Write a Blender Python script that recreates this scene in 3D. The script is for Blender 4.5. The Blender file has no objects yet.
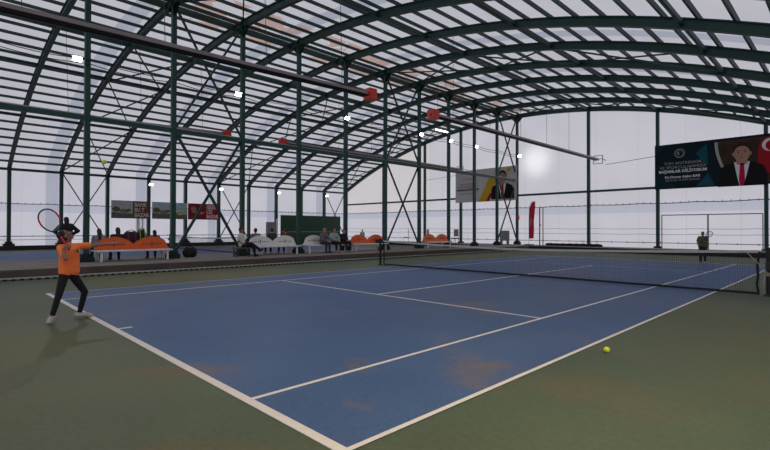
import bpy, bmesh, math, random
from mathutils import Vector as V, Matrix
random.seed(7)
PI = math.pi
COL = bpy.context.scene.collection
sc = bpy.context.scene

# ------------------------------------------------------------------ helpers
def lin(c):
    return tuple(((v/255)/12.92 if v/255 <= .04045 else ((v/255+.055)/1.055)**2.4) for v in c)

def mat(name, rgb, rough=.6, metal=0, noise=0.0, scale=6.0, emit=None, strength=0, spec=.5, srgb=True, bump=0.0):
    m = bpy.data.materials.new(name); m.use_nodes = True
    nt = m.node_tree; b = nt.nodes['Principled BSDF']
    c = lin(rgb) if srgb else rgb
    b.inputs['Base Color'].default_value = (*c, 1)
    b.inputs['Roughness'].default_value = rough
    b.inputs['Metallic'].default_value = metal
    b.inputs['Specular IOR Level'].default_value = spec
    if noise or bump:
        tc = nt.nodes.new('ShaderNodeTexCoord'); n = nt.nodes.new('ShaderNodeTexNoise')
        n.inputs['Scale'].default_value = scale; n.inputs['Detail'].default_value = 5
        nt.links.new(tc.outputs['Object'], n.inputs['Vector'])
        if noise:
            r = nt.nodes.new('ShaderNodeValToRGB')
            r.color_ramp.elements[0].position = .3; r.color_ramp.elements[1].position = .7
            r.color_ramp.elements[0].color = (*[v*(1-noise) for v in c], 1)
            r.color_ramp.elements[1].color = (*[min(1, v*(1+noise)) for v in c], 1)
            nt.links.new(n.outputs['Fac'], r.inputs['Fac']); nt.links.new(r.outputs['Color'], b.inputs['Base Color'])
        if bump:
            bp = nt.nodes.new('ShaderNodeBump'); bp.inputs['Strength'].default_value = bump
            nt.links.new(n.outputs['Fac'], bp.inputs['Height']); nt.links.new(bp.outputs['Normal'], b.inputs['Normal'])
    if emit:
        b.inputs['Emission Color'].default_value = (*emit, 1); b.inputs['Emission Strength'].default_value = strength
    return m

def link(name, me, m, parent=None):
    me.name = name
    o = bpy.data.objects.new(name, me); COL.objects.link(o)
    if m is not None: me.materials.append(m)
    if parent: o.parent = parent
    return o

def obj(name, bm, m, parent=None, smooth=False):
    me = bpy.data.meshes.new(name)
    bmesh.ops.recalc_face_normals(bm, faces=bm.faces)
    bm.to_mesh(me); bm.free()
    if smooth:
        for p in me.polygons: p.use_smooth = True
    return link(name, me, m, parent)

def tag(o, label=None, cat=None, group=None, kind=None):
    if label: o['label'] = label
    if cat: o['category'] = cat
    if group: o['group'] = group
    if kind: o['kind'] = kind
    return o

def thing(name, label, cat, loc=(0, 0, 0), rz=0, group=None):
    o = bpy.data.objects.new(name, None); COL.objects.link(o)
    o.empty_display_size = .2
    o.location = loc; o.rotation_euler = (0, 0, rz)
    return tag(o, label, cat, group)

def dup(root, loc, label, rz=None, group=None):
    r = root.copy(); COL.objects.link(r); r.location = loc; r['label'] = label
    if rz is not None: r.rotation_euler = (0, 0, rz)
    if group: r['group'] = group
    for ch in list(root.children):
        c = ch.copy(); COL.objects.link(c); c.parent = r
        for g in list(ch.children):
            d = g.copy(); COL.objects.link(d); d.parent = c
    return r

def BM(): return bmesh.new()

def bx(bm, x0, x1, y0, y1, z0, z1):
    vs = [bm.verts.new((x, y, z)) for z in (z0, z1) for y in (y0, y1) for x in (x0, x1)]
    for f in ((0, 1, 3, 2), (4, 6, 7, 5), (0, 4, 5, 1), (2, 3, 7, 6), (0, 2, 6, 4), (1, 5, 7, 3)):
        bm.faces.new([vs[i] for i in f])
    return bm

def bbx(bm, x0, x1, y0, y1, z0, z1, r=.01, seg=2):
    t = BM(); bx(t, x0, x1, y0, y1, z0, z1)
    bmesh.ops.bevel(t, geom=t.edges[:], offset=r, segments=seg, affect='EDGES')
    me = bpy.data.meshes.new('t'); t.to_mesh(me); t.free(); bm.from_mesh(me); bpy.data.meshes.remove(me)
    return bm

def bar(bm, p0, p1, w, h, up=(0, 0, 1)):
    p0, p1 = V(p0), V(p1); d = (p1-p0).normalized(); up = V(up)
    if abs(d.dot(up)) > .98: up = V((1, 0, 0))
    s = d.cross(up).normalized()*w/2; u = s.cross(d).normalized()*h/2
    vs = [bm.verts.new(p+a*s+b*u) for p in (p0, p1) for a, b in ((-1, -1), (1, -1), (1, 1), (-1, 1))]
    for f in ((0, 3, 2, 1), (4, 5, 6, 7), (0, 1, 5, 4), (1, 2, 6, 5), (2, 3, 7, 6), (3, 0, 4, 7)):
        bm.faces.new([vs[i] for i in f])
    return bm

def frame_of(d):
    d = d.normalized(); a = V((0, 0, 1)) if abs(d.z) < .9 else V((1, 0, 0))
    s = d.cross(a).normalized(); return s, s.cross(d).normalized()

def tube(bm, pts, r, n=8, closed=False):
    pts = [V(p) for p in pts]; rings = []; N = len(pts)
    s = None
    for i, p in enumerate(pts):
        a = pts[(i-1) % N] if (closed or i > 0) else p; b = pts[(i+1) % N] if (closed or i < N-1) else p
        d = (b-a).normalized()
        if s is None: s, u = frame_of(d)
        else:
            s = (s-d*s.dot(d)).normalized(); u = s.cross(d)
        rr = r[i] if isinstance(r, (list, tuple)) else r
        rings.append([bm.verts.new(p+rr*(math.cos(2*PI*k/n)*s+math.sin(2*PI*k/n)*u)) for k in range(n)])
    M = N if closed else N-1
    for i in range(M):
        A, B = rings[i], rings[(i+1) % N]
        for k in range(n): bm.faces.new((A[k], A[(k+1) % n], B[(k+1) % n], B[k]))
    if not closed:
        bm.faces.new(rings[0][::-1]); bm.faces.new(rings[-1])
    return bm

def cap(bm, p0, p1, r0, r1, n=12, wide=None):
    """tapered capsule; wide=(axis, factor) stretches its section along an axis"""
    p0, p1 = V(p0), V(p1); d = p1-p0; L = d.length
    if L < 1e-5: d = V((0, 0, 1)); L = 0
    else: d = d/L
    s, u = frame_of(d)
    prof = []
    for k in range(0, 5):
        a = PI/2*(1-k/4); prof.append((-math.sin(a)*r0, math.cos(a)*r0))
    for k in range(0, 5):
        a = PI/2*k/4; prof.append((L+math.sin(a)*r1, math.cos(a)*r1))
    rings = []
    for t, r in prof:
        ring = []
        for k in range(n):
            o = max(r, 1e-4)*(math.cos(2*PI*k/n)*s+math.sin(2*PI*k/n)*u)
            if wide:
                ax = V(wide[0]).normalized(); o = o+ax*o.dot(ax)*(wide[1]-1)
            ring.append(bm.verts.new(p0+d*t+o))
        rings.append(ring)
    for i in range(len(rings)-1):
        A, B = rings[i], rings[i+1]
        for k in range(n): bm.faces.new((A[k], A[(k+1) % n], B[(k+1) % n], B[k]))
    bm.faces.new(rings[0][::-1]); bm.faces.new(rings[-1])

def ell(bm, c, rx, ry, rz, rot=None, n=16):
    res = bmesh.ops.create_uvsphere(bm, u_segments=n, v_segments=max(6, n//2), radius=1)
    M = Matrix.Translation(V(c)) @ (rot.to_4x4() if rot else Matrix.Identity(4)) @ Matrix.Diagonal((rx, ry, rz, 1))
    bmesh.ops.transform(bm, matrix=M, verts=res['verts'])

def melt(name, bm, voxel, m, parent=None, smooth=2, extra=None):
    """weld overlapping closed pieces into one continuous smooth surface"""
    me = bpy.data.meshes.new(name)
    bmesh.ops.recalc_face_normals(bm, faces=bm.faces)
    bm.to_mesh(me); bm.free()
    t = bpy.data.objects.new('t', me); COL.objects.link(t)
    r = t.modifiers.new('r', 'REMESH'); r.mode = 'VOXEL'; r.voxel_size = voxel
    if smooth:
        s = t.modifiers.new('s', 'SMOOTH'); s.iterations = smooth; s.factor = .5
    dg = bpy.context.evaluated_depsgraph_get()
    me2 = bpy.data.meshes.new_from_object(t.evaluated_get(dg))
    bpy.data.objects.remove(t); bpy.data.meshes.remove(me)
    if extra is not None:
        b2 = BM(); b2.from_mesh(me2); m3 = bpy.data.meshes.new('x'); extra.to_mesh(m3); extra.free(); b2.from_mesh(m3)
        bpy.data.meshes.remove(m3); b2.to_mesh(me2); b2.free()
    for p in me2.polygons: p.use_smooth = True
    return link(name, me2, m, parent)

def ordn(n):
    return ['', 'first', 'second', 'third', 'fourth', 'fifth', 'sixth', 'seventh', 'eighth', 'ninth', 'tenth', 'eleventh', 'twelfth'][n] if n < 13 else \
        '%d%s' % (n, {1: 'st', 2: 'nd', 3: 'rd'}.get(n % 10 if n % 100 not in (11, 12, 13) else 0, 'th'))

# ------------------------------------------------------------------ layout numbers (metres)
XL, XR, XM = -34.8, 10.4, -12.2          # left wall, right wall, centre row
Y0, BAY = 2.15, 3.125
YE = Y0+10*BAY                            # far wall
YB = -8.5
KH = .3                                   # kerb height
fy = lambda k: Y0+k*BAY
RR, XC, TOP = 48.5, -13.0, 11.1
az = lambda x: TOP-RR+math.sqrt(RR*RR-(x-XC)**2)
ENDX = [-28.3, -22.4, -18.0, -6.25, -1.6, 4.15]

# ------------------------------------------------------------------ materials
GREEN = mat('painted green steel', (8, 62, 54), .5, 0, .12, 3)
GREEN2 = mat('dark green steel', (8, 52, 47), .55, 0, .12, 3)
FOOT = mat('dark footing paint', (16, 36, 34), .8, 0, .2, 8)
WHITE = mat('white plastic', (226, 224, 220), .4)
ORANGE = mat('orange plastic', (226, 92, 22), .3, 0, .05, 4)
BLACK = mat('black', (16, 16, 18), .6)
DGREY = mat('dark grey', (44, 44, 47), .6)
MGREY = mat('grey metal', (120, 120, 124), .45, .5)
SILVER = mat('brushed reflector metal', (122, 112, 112), .4, .6)
HOT = mat('soot dark heater pipe', (30, 26, 27), .5, .3)
RED = mat('red enamel', (206, 52, 38), .4)
CONC = mat('worn concrete top', (128, 120, 114), .9, 0, .14, 1.2, bump=.1)
KERB = mat('brown stained kerb concrete', (88, 76, 70), .9, 0, .22, 1.5, bump=.1)
DKERB = mat('dark wall kerb', (40, 41, 41), .9, 0, .2, 1.5)
LINE = mat('white line paint', (216, 212, 206), .7, 0, .05, 8)
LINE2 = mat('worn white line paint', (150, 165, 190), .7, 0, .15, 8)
NETM = mat('black net cord', (20, 22, 24), .8)
TAPE = mat('white net tape', (176, 176, 174), .7)
WIRE = mat('thin dark wire', (52, 55, 60), .6)
ROPE = mat('pale rope', (150, 150, 152), .8)

def court_mat(name, base, dark, stain, warm, warm_amt=.5):
    """painted acrylic court: soft cloudy wear plus scattered brown stains, warmer towards the camera's right"""
    m = bpy.data.materials.new(name); m.use_nodes = True; nt = m.node_tree; b = nt.nodes['Principled BSDF']; N = nt.nodes.new; Lk = nt.links.new
    tc = N('ShaderNodeTexCoord')
    def noise(scale, det=5, dist=0):
        n = N('ShaderNodeTexNoise'); n.inputs['Scale'].default_value = scale; n.inputs['Detail'].default_value = det
        n.inputs['Distortion'].default_value = dist; Lk(tc.outputs['Object'], n.inputs['Vector']); return n
    def ramp(src, p0, p1, c0=(0, 0, 0, 1), c1=(1, 1, 1, 1)):
        r = N('ShaderNodeValToRGB'); r.color_ramp.elements[0].position = p0; r.color_ramp.elements[1].position = p1
        r.color_ramp.elements[0].color = c0; r.color_ramp.elements[1].color = c1; Lk(src, r.inputs['Fac']); return r
    def mix(fac, a, bb):
        x = N('ShaderNodeMix'); x.data_type = 'RGBA'
        Lk(fac, x.inputs[0])
        for i, v in ((6, a), (7, bb)):
            if isinstance(v, tuple): x.inputs[i].default_value = (*v, 1)
            else: Lk(v, x.inputs[i])
        return x.outputs[2]
    c = mix(ramp(noise(.5, 6).outputs['Fac'], .35, .65).outputs['Color'], lin(dark), lin(base))
    w = ramp(noise(.12, 2).outputs['Fac'], .42, .7)
    c = mix(w.outputs['Color'], c, lin(warm))
    s = ramp(noise(.55, 8, .6).outputs['Fac'], .60, .70)
    s2 = N('ShaderNodeMath'); s2.operation = 'MULTIPLY'; s2.inputs[1].default_value = .45; Lk(s.outputs['Color'], s2.inputs[0])
    c = mix(s2.outputs[0], c, lin(stain))
    # a few real worn-through patches on the paint
    sp = N('ShaderNodeVectorMath'); sp.operation = 'ADD'; Lk(tc.outputs['Object'], sp.inputs[0])
    nw = noise(2.2, 5); sc_ = N('ShaderNodeVectorMath'); sc_.operation = 'SCALE'; sc_.inputs['Scale'].default_value = .9; Lk(nw.outputs['Color'], sc_.inputs[0]); Lk(sc_.outputs[0], sp.inputs[1])
    for (px, py, rr, k) in ((4.95, 2.25, .36, .75), (5.3, 1.85, .24, .6), (4.0, 1.4, .15, .6), (1.15, 3.3, .24, .45), (5.0, .6, .12, .5), (3.3, 7.7, .25, .35), (2.1, 1.0, .1, .4), (5.9, 2.5, .45, .5), (6.6, 2.4, .5, .35), (7.3, 3.6, .6, .3)):
        d_ = N('ShaderNodeVectorMath'); d_.operation = 'DISTANCE'; Lk(sp.outputs[0], d_.inputs[0]); d_.inputs[1].default_value = (px+.45, py+.45, .45)
        k *= .62; q = ramp(d_.outputs['Value'], rr*.35, rr*1.4, (k, k, k, 1), (0, 0, 0, 1)); c = mix(q.outputs['Color'], c, lin(stain))
    f = ramp(noise(18, 4).outputs['Fac'], .3, .75, (.86, .86, .86, 1), (1.08, 1.08, 1.08, 1))
    mm = N('ShaderNodeMix'); mm.data_type = 'RGBA'; mm.blend_type = 'MULTIPLY'; mm.inputs[0].default_value = 1
    Lk(c, mm.inputs[6]); Lk(f.outputs['Color'], mm.inputs[7]); Lk(mm.outputs[2], b.inputs['Base Color'])
    b.inputs['Roughness'].default_value = .62; b.inputs['Specular IOR Level'].default_value = .25
    bp = N('ShaderNodeBump'); bp.inputs['Strength'].default_value = .08; Lk(noise(60, 3).outputs['Fac'], bp.inputs['Height']); Lk(bp.outputs['Normal'], b.inputs['Normal'])
    return m
FLOORM = court_mat('green acrylic floor', (84, 98, 78), (74, 88, 72), (112, 92, 64), (98, 96, 64))
BLUEM = court_mat('blue acrylic court', (72, 100, 142), (64, 90, 132), (132, 108, 84), (84, 98, 122))

def membrane(name, base, roof):
    """white fabric that daylight shines through, with seams, doubled overlap bands and rust stains"""
    m = bpy.data.materials.new(name); m.use_nodes = True; nt = m.node_tree; N = nt.nodes.new; Lk = nt.links.new
    for n in list(nt.nodes): nt.nodes.remove(n)
    out = N('ShaderNodeOutputMaterial'); tc = N('ShaderNodeTexCoord'); sp = N('ShaderNodeSeparateXYZ'); Lk(tc.outputs['Object'], sp.inputs[0])
    def math_(op, a, b=None, c=None):
        x = N('ShaderNodeMath'); x.operation = op
        for i, v in enumerate((a, b, c)):
            if v is None: continue
            if isinstance(v, (int, float)): x.inputs[i].default_value = v
            else: Lk(v, x.inputs[i])
        return x.outputs[0]
    def mix(fac, a, bb):
        x = N('ShaderNodeMix'); x.data_type = 'RGBA'; Lk(fac, x.inputs[0]) if not isinstance(fac, (int, float)) else None
        for i, v in ((6, a), (7, bb)):
            if isinstance(v, tuple): x.inputs[i].default_value = (*v, 1)
            else: Lk(v, x.inputs[i])
        return x.outputs[2]
    n1 = N('ShaderNodeTexNoise'); n1.inputs['Scale'].default_value = .35; n1.inputs['Detail'].default_value = 4; Lk(tc.outputs['Object'], n1.inputs['Vector'])
    col = mix(n1.outputs['Fac'], tuple(v*.88 for v in base), tuple(v*1.1 for v in base))
    X, Y, Z = sp.outputs
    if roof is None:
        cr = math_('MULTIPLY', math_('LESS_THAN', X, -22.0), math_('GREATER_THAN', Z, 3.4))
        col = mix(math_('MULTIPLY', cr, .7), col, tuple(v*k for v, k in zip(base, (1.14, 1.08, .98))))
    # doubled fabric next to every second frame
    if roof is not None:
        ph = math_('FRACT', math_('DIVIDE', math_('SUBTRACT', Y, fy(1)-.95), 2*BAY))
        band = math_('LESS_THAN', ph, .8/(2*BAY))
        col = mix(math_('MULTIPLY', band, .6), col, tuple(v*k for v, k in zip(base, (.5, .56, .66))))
    if roof:
        n2 = N('ShaderNodeTexNoise'); n2.inputs['Scale'].default_value = .8; n2.inputs['Detail'].default_value = 4; Lk(tc.outputs['Object'], n2.inputs['Vector'])
        near = math_('LESS_THAN', math_('ABSOLUTE', math_('SUBTRACT', X, -12.6)), 1.7)
        st = math_('MULTIPLY', near, math_('GREATER_THAN', n2.outputs['Fac'], .5))
        col = mix(math_('MULTIPLY', st, .8), col, tuple(v*k for v, k in zip(base, (.8, .5, .36))))
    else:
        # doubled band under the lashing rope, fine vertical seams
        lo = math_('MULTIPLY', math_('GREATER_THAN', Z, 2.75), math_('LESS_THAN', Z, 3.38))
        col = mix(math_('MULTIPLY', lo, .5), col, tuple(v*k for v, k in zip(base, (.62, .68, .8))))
        for ax in (X, Y):
            sm = math_('LESS_THAN', math_('FRACT', math_('DIVIDE', ax, 2.9)), .012)
            if roof is None and ax is Y: continue
            if roof is False and ax is X: continue
            col = mix(math_('MULTIPLY', sm, .35), col, tuple(v*.5 for v in base))
    tr = N('ShaderNodeBsdfTranslucent'); df = N('ShaderNodeBsdfDiffuse'); Lk(col, tr.inputs['Color'])
    df.inputs['Color'].default_value = (.5, .5, .5, 1)
    ad = N('ShaderNodeMixShader'); ad.inputs[0].default_value = .3
    Lk(tr.outputs[0], ad.inputs[1]); Lk(df.outputs[0], ad.inputs[2]); Lk(ad.outputs[0], out.inputs['Surface'])
    return m
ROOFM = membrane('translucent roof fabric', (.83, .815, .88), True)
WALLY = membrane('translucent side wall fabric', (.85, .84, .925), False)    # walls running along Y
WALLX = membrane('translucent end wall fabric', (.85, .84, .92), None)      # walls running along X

# ------------------------------------------------------------------ floor, kerbs, walls, roof
def struct(name, bm, m, smooth=False): return tag(obj(name, bm, m, None, smooth), kind='structure')
struct('floor', bx(BM(), XL-.1, XR+.1, YB-.1, YE+.1, -.12, 0), FLOORM)

def kerb(name, x0, x1, y0, y1, mt, ms):
    bm = bbx(BM(), x0, x1, y0, y1, 0, KH, .025, 2); o = struct(name, bm, ms); o.data.materials.append(mt)
    for p in o.data.polygons:
        if p.normal.z > .8: p.material_index = 1
    return o
kerb('trim_1', -14.7, -9.7, YB, YE-2.6, CONC, KERB)        # raised walkway between the courts
kerb('trim_2', XL+.05, XR-.05, YE-2.6, YE-.05, CONC, DKERB)  # raised strip below the far wall, shade on its face painted dark
kerb('trim_3', XL+.05, XL+1.0, YB, YE-2.6, DKERB, DKERB)   # kerb below the left wall

def wall(name, pts, m):
    bm = BM(); bm.faces.new([bm.verts.new(p) for p in pts]); return struct(name, bm, m)
SK = .36
def endwall(name, y):
    xs = [XL+(XR-XL)*i/60 for i in range(61)]
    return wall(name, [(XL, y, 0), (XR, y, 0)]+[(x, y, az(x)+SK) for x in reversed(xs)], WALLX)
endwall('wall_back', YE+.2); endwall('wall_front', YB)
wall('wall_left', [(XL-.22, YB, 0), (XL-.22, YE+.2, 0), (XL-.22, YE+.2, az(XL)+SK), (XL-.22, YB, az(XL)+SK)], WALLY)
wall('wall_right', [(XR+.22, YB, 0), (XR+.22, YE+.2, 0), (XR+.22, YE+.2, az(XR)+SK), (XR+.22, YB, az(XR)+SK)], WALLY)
bm = BM(); prev = None; NA = 72
for i in range(NA+1):
    x = XL-.22+(XR-XL+.44)*i/NA; z = az(min(max(x, XL), XR))+SK
    cur = (bm.verts.new((x, YB, z)), bm.verts.new((x, YE+.2, z)))
    if prev: bm.faces.new((prev[0], cur[0], cur[1], prev[1]))
    prev = cur
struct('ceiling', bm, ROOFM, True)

# ------------------------------------------------------------------ steel: arches, posts, purlins, beams, braces
def arc_pts(n=48, x0=XL, x1=XR, off=0):
    a0 = math.asin((x0-XC)/RR); a1 = math.asin((x1-XC)/RR); r = RR+off
    return [V((XC+r*math.sin(a0+(a1-a0)*i/n), 0, TOP-RR+r*math.cos(a0+(a1-a0)*i/n))) for i in range(n+1)]
def sweep(bm, lo, hi, w):
    for i in range(len(lo)-1):
        a, b, c, d = lo[i], lo[i+1], hi[i+1], hi[i]
        q = [bm.verts.new((p.x, s*w/2, p.z)) for s in (-1, 1) for p in (a, b, c, d)]
        for f in ((0, 1, 2, 3), (7, 6, 5, 4), (0, 4, 5, 1), (3, 2, 6, 7)): bm.faces.new([q[j] for j in f])
        if i == 0: bm.faces.new((q[0], q[3], q[7], q[4]))
        if i == len(lo)-2: bm.faces.new((q[1], q[5], q[6], q[2]))
rib = BM()
sweep(rib, arc_pts(off=-.15), arc_pts(off=.15), .1)
sweep(rib, arc_pts(off=-.17), arc_pts(off=-.13), .2)
sweep(rib, arc_pts(off=.13), arc_pts(off=.17), .2)
a0 = thing('roof_arch', 'x', 'roof arch', (0, fy(10), 0), group='steel roof arches')
obj('rib', rib, GREEN2, a0)
for sx in (XL, XR):
    b = BM(); bx(b, sx-.17, sx+.17, -.11, .11, KH if sx == XL else 0, az(sx)+.1)
    obj('wall_post', b, GREEN, a0)
    b = BM(); z = KH if sx == XL else 0
    bx(b, sx-.3, sx+.3, -.32, .32, z, z+.14); bx(b, sx-.22, sx+.22, -.2, .2, z+.14, z+.3)
    obj('footing', b, FOOT, a0)
a0['label'] = 'dark green steel roof arch lying against the white far end wall'
for k in range(-1, 10):
    dup(a0, (0, fy(k), 0), 'dark green steel roof arch spanning both courts, %s from the far wall arch' % ordn(10-k))

# centre row of columns
def column_top(k): return az(XM)-.14
c0 = thing('steel_column', 'tall green steel column of the centre row, standing against the far end wall', 'column', (XM, YE, KH), group='centre row columns')
H = az(XM)-.12-KH
b = BM(); bx(b, -.09, .09, -.09, .09, .02, H); obj('shaft', b, GREEN, c0)
b = BM(); bbx(b, -.24, .24, -.24, .24, 0, .2, .03); bx(b, -.17, .17, -.17, .17, .2, .3); obj('footing', b, FOOT, c0)
b = BM()
for s in (-1, 1):
    for t in (0, 1):
        bar(b, (s*.08, 0, H-.42), (s*.46, 0, H-.03), .12, .06)
        v = [b.verts.new((s*.09, yy, zz)) if i < 2 else b.verts.new((s*.4, yy, zz)) for yy in (-.02, .02) for i, zz in enumerate((H-.38, H, H))]
        b.faces.new(v[:3]); b.faces.new(v[3:])
bx(b, -.2, .2, -.16, .16, H-.04, H)
obj('gusset', b, GREEN2, c0)
for k in range(0, 10):
    dup(c0, (XM, fy(k), KH), 'tall green steel centre-row column on the walkway, %s from the far wall' % ordn(11-k))

# end wall posts
for i, x in enumerate(ENDX):
    t = thing('wall_column', ['green post of the far wall, %s to the left of the centre row' % w for w in ('third', 'second', 'first')][i] if i < 3 else
              ['green post of the far wall between centre row and large dark banner', 'green post of the far wall behind the left end of the dark banner', 'green post of the far wall at the right edge by the net post'][i-3],
              'column', (x, YE, KH), group='posts of the far end wall')
    b = BM(); bx(b, -.095, .095, -.11, .11, 0, az(x)-KH-.1); obj('shaft', b, GREEN, t)
    b = BM(); bbx(b, -.22, .22, -.22, .22, 0, .12, .02); obj('footing', b, FOOT, t)

# purlins
a_l = math.asin((XL-XC)/RR); a_r = math.asin((XR-XC)/RR); ds = 1.0; npur = int(RR*(a_r-a_l)/ds)
pme = None
for i in range(npur+1):
    a = a_l+(i+.5)*ds/RR
    if a > a_r: break
    r = RR+.17+.06
    if pme is None:
        b = BM(); bx(b, -.04, .04, YB, YE+.1, -.065, .065); pme = bpy.data.meshes.new('roof_purlin'); b.to_mesh(pme); b.free(); pme.materials.append(GREEN2)
    o = bpy.data.objects.new('roof_purlin', pme); COL.objects.link(o)
    o.location = (XC+r*math.sin(a), 0, TOP-RR+r*math.cos(a)); o.rotation_euler = (0, a, 0)
    tag(o, 'thin dark green purlin running lengthwise under roof fabric, %s from left eave' % ordn(i+1), 'purlin', 'roof purlins')

# heavy lengthwise roof beams above the end wall posts
desc = {-28.5: 'over the left side of the left court', -22.4: 'over the middle of the left court', -18.0: 'over the right side of the left court', -6.25: 'over the left side of the near court',
        -1.6: 'over the middle of the near court', 4.15: 'over the right side of the near court', XM: 'along the tops of the centre columns', XM-.75: 'just left of the centre column tops'}
for x, dsc in desc.items():
    b = BM(); z = az(x)-.02
    bx(b, x-.05, x+.05, YB, YE, z-.05, z+.1)
    tag(obj('roof_beam', b, GREEN2), 'heavy green lengthwise roof beam running '+dsc, 'beam', 'lengthwise roof beams')
tag(obj('tie_beam', bx(bx(BM(), XM-.1, XM+.1, YB, YE, 5.58, 5.74), XM-.13, XM-.1, YB, YE, 5.74, 5.8), GREEN), 'green horizontal beam tying the centre columns together at mid height', 'beam')
b = BM(); bx(b, XM-.14, XM+.02, YB, YE, 5.742, 5.8)
tag(obj('cable_tray', b, mat('pale galvanised tray', (150, 152, 154), .5)), 'long grey cable tray lying on the mid-height centre beam', 'cable tray')
tag(obj('eave_beam', bx(BM(), XL+.05, XL+.25, YB, YE, az(XL)-.22, az(XL)-.04), GREEN), 'green eave beam joining the posts of the left wall', 'beam')
tag(obj('wall_beam', bx(BM(), XL+.2, XR-.2, YE-.1, YE+.08, 4.33, 4.49), GREEN), 'green horizontal beam across the white far wall at banner height', 'beam')

def brace(p, q, r_, s_, label, w=.07, grp='cross braces'):
    c = [(a+b+cc+d)/4 for a, b, cc, d in zip(p, q, r_, s_)]
    t = thing('cross_brace', label, 'brace', tuple(c), group=grp)
    for (u, v) in ((p, q), (r_, s_)):
        b = BM(); n = V((q[0]-p[0], q[1]-p[1], q[2]-p[2])).cross(V((s_[0]-r_[0], s_[1]-r_[1], s_[2]-r_[2]))).normalized()*(.05 if (u == p) else -.05)
        bar(b, V(u)-V(c)+n, V(v)-V(c)+n, w, w); obj('bar', b, GREEN2, t)
bn = {1: 'in the near bay beside the orange bench', 5: 'in the bay behind the left net post', 9: 'in the last bay by the far wall'}
zt = az(XM)-.3
for k in (1, 5, 9):
    ya, yb = fy(k), fy(k+1)
    brace((XM, ya+.1, KH+.25), (XM, yb-.1, 5.55), (XM, ya+.1, 5.55), (XM, yb-.1, KH+.25), 'lower green X brace of the centre row '+bn[k], .1 if k == 1 else .08)
    brace((XM, ya+.1, 5.8), (XM, yb-.1, zt), (XM, ya+.1, zt), (XM, yb-.1, 5.8), 'upper green X brace of the centre row '+bn[k], .08)
    brace((XL, ya+.1, KH+.3), (XL, yb-.1, 5.7), (XL, ya+.1, 5.7), (XL, yb-.1, KH+.3), 'green X brace on the left wall '+{1: 'nearest the camera', 5: 'left of the grey locker', 9: 'behind the green practice board'}[k], .07)
    for (xa, xb, w) in ((-34.6, -28.5, 'above the left wall'), (-28.5, -22.6, 'over the left court'), (-22.6, -18, 'over the left court near the centre row'), (-6.25, -1.6, 'over the middle of the near court'), (-1.6, 4.15, 'over the right of the near court'), (-12, -6.3, 'right of the centre row')):
        o = .0
        brace((xa, ya+.1, az(xa)-o), (xb, yb-.1, az(xb)-o), (xa, yb-.1, az(xa)-o), (xb, ya+.1, az(xb)-o), 'green roof X brace %s, %s' % (w, {1: 'nearest braced bay', 5: 'middle braced bay', 9: 'farthest braced bay'}[k]), .06, 'roof cross braces')

# ------------------------------------------------------------------ courts
def court(x, label, lm):
    t = thing('tennis_court', label, 'court', (x, 0, 0))
    obj('playing_surface', bx(BM(), -5.49, 5.49, 0, 23.77, .0, .006), BLUEM, t)
    def ln(name, x0, x1, y0, y1, z=.0085, m=None): obj(name, bx(BM(), x0, x1, y0, y1, .002, z), m or lm, t)
    ln('baseline', -5.49, 5.49, -.088, 0, .009); ln('baseline', -5.49, 5.49, 23.72, 23.77, .009)
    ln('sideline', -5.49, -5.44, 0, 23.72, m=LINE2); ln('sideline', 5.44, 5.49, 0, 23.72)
    ln('singles_sideline', -4.14, -4.09, 0, 23.72); ln('singles_sideline', 4.09, 4.14, 0, 23.72)
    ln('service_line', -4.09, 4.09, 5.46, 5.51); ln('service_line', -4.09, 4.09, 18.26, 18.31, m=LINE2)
    ln('centre_service_line', -.03, .03, 5.51, 18.26); ln('centre_mark', -.03, .03, .0, .2, .0088)
    return t
court(0, 'blue tennis court with white lines where the player in orange serves', LINE)
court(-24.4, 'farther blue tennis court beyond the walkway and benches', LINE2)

def make_net(x, label):
    t = thing('tennis_net', label, 'net', (x, 11.885, 0))
    W = 6.33
    def top(u): return .914+(1.07-.914)*(abs(u)/6.4)**1.5
    b = BM(); n = int(2*W/.046)
    for i in range(n+1):
        u = -W+2*W*i/n; bar(b, (u, 0, .04), (u, 0, top(u)-.03), .0035, .0035)
    for j in range(22):
        f = j/22; pr = None
        for i in range(25):
            u = -W+2*W*i/24; p = (u, 0, .04+(top(u)-.06)*f)
            if pr: bar(b, pr, p, .0035, .0035)
            pr = p
    obj('netting', b, NETM, t)
    b = BM()
    for i in range(40):
        u0 = -W+2*W*i/40; u1 = -W+2*W*(i+1)/40
        vs = [b.verts.new(p) for p in ((u0, -.012, top(u0)-.065), (u1, -.012, top(u1)-.065), (u1, -.012, top(u1)), (u0, -.012, top(u0)), (u0, .012, top(u0)-.065), (u1, .012, top(u1)-.065), (u1, .012, top(u1)), (u0, .012, top(u0)))]
        for f in ((0, 1, 2, 3), (7, 6, 5, 4), (3, 2, 6, 7), (0, 4, 5, 1)): b.faces.new([vs[q] for q in f])
        if i in (0, 39): b.faces.new([vs[q] for q in ((0, 3, 7, 4) if i == 0 else (1, 5, 6, 2))])
    obj('headband', b, TAPE, t)
    obj('bottom_band', bx(BM(), -W, W, -.01, .01, .02, .075), NETM, t)
    for s in (-1, 1):
        b = BM(); pts = [(s*(W-.02), 0, .04), (s*(W-.05), 0, .25), (s*(W-.03), 0, .45), (s*(W-.04), 0, .7), (s*(W-.0), 0, 1.03)]
        tube(b, pts, .026, 8); obj('side_band', b, NETM, t)
    return t
make_net(0, 'tennis net with white headband stretched across the near blue court')
make_net(-24.4, 'faint tennis net across the farther court beyond the benches')

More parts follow.
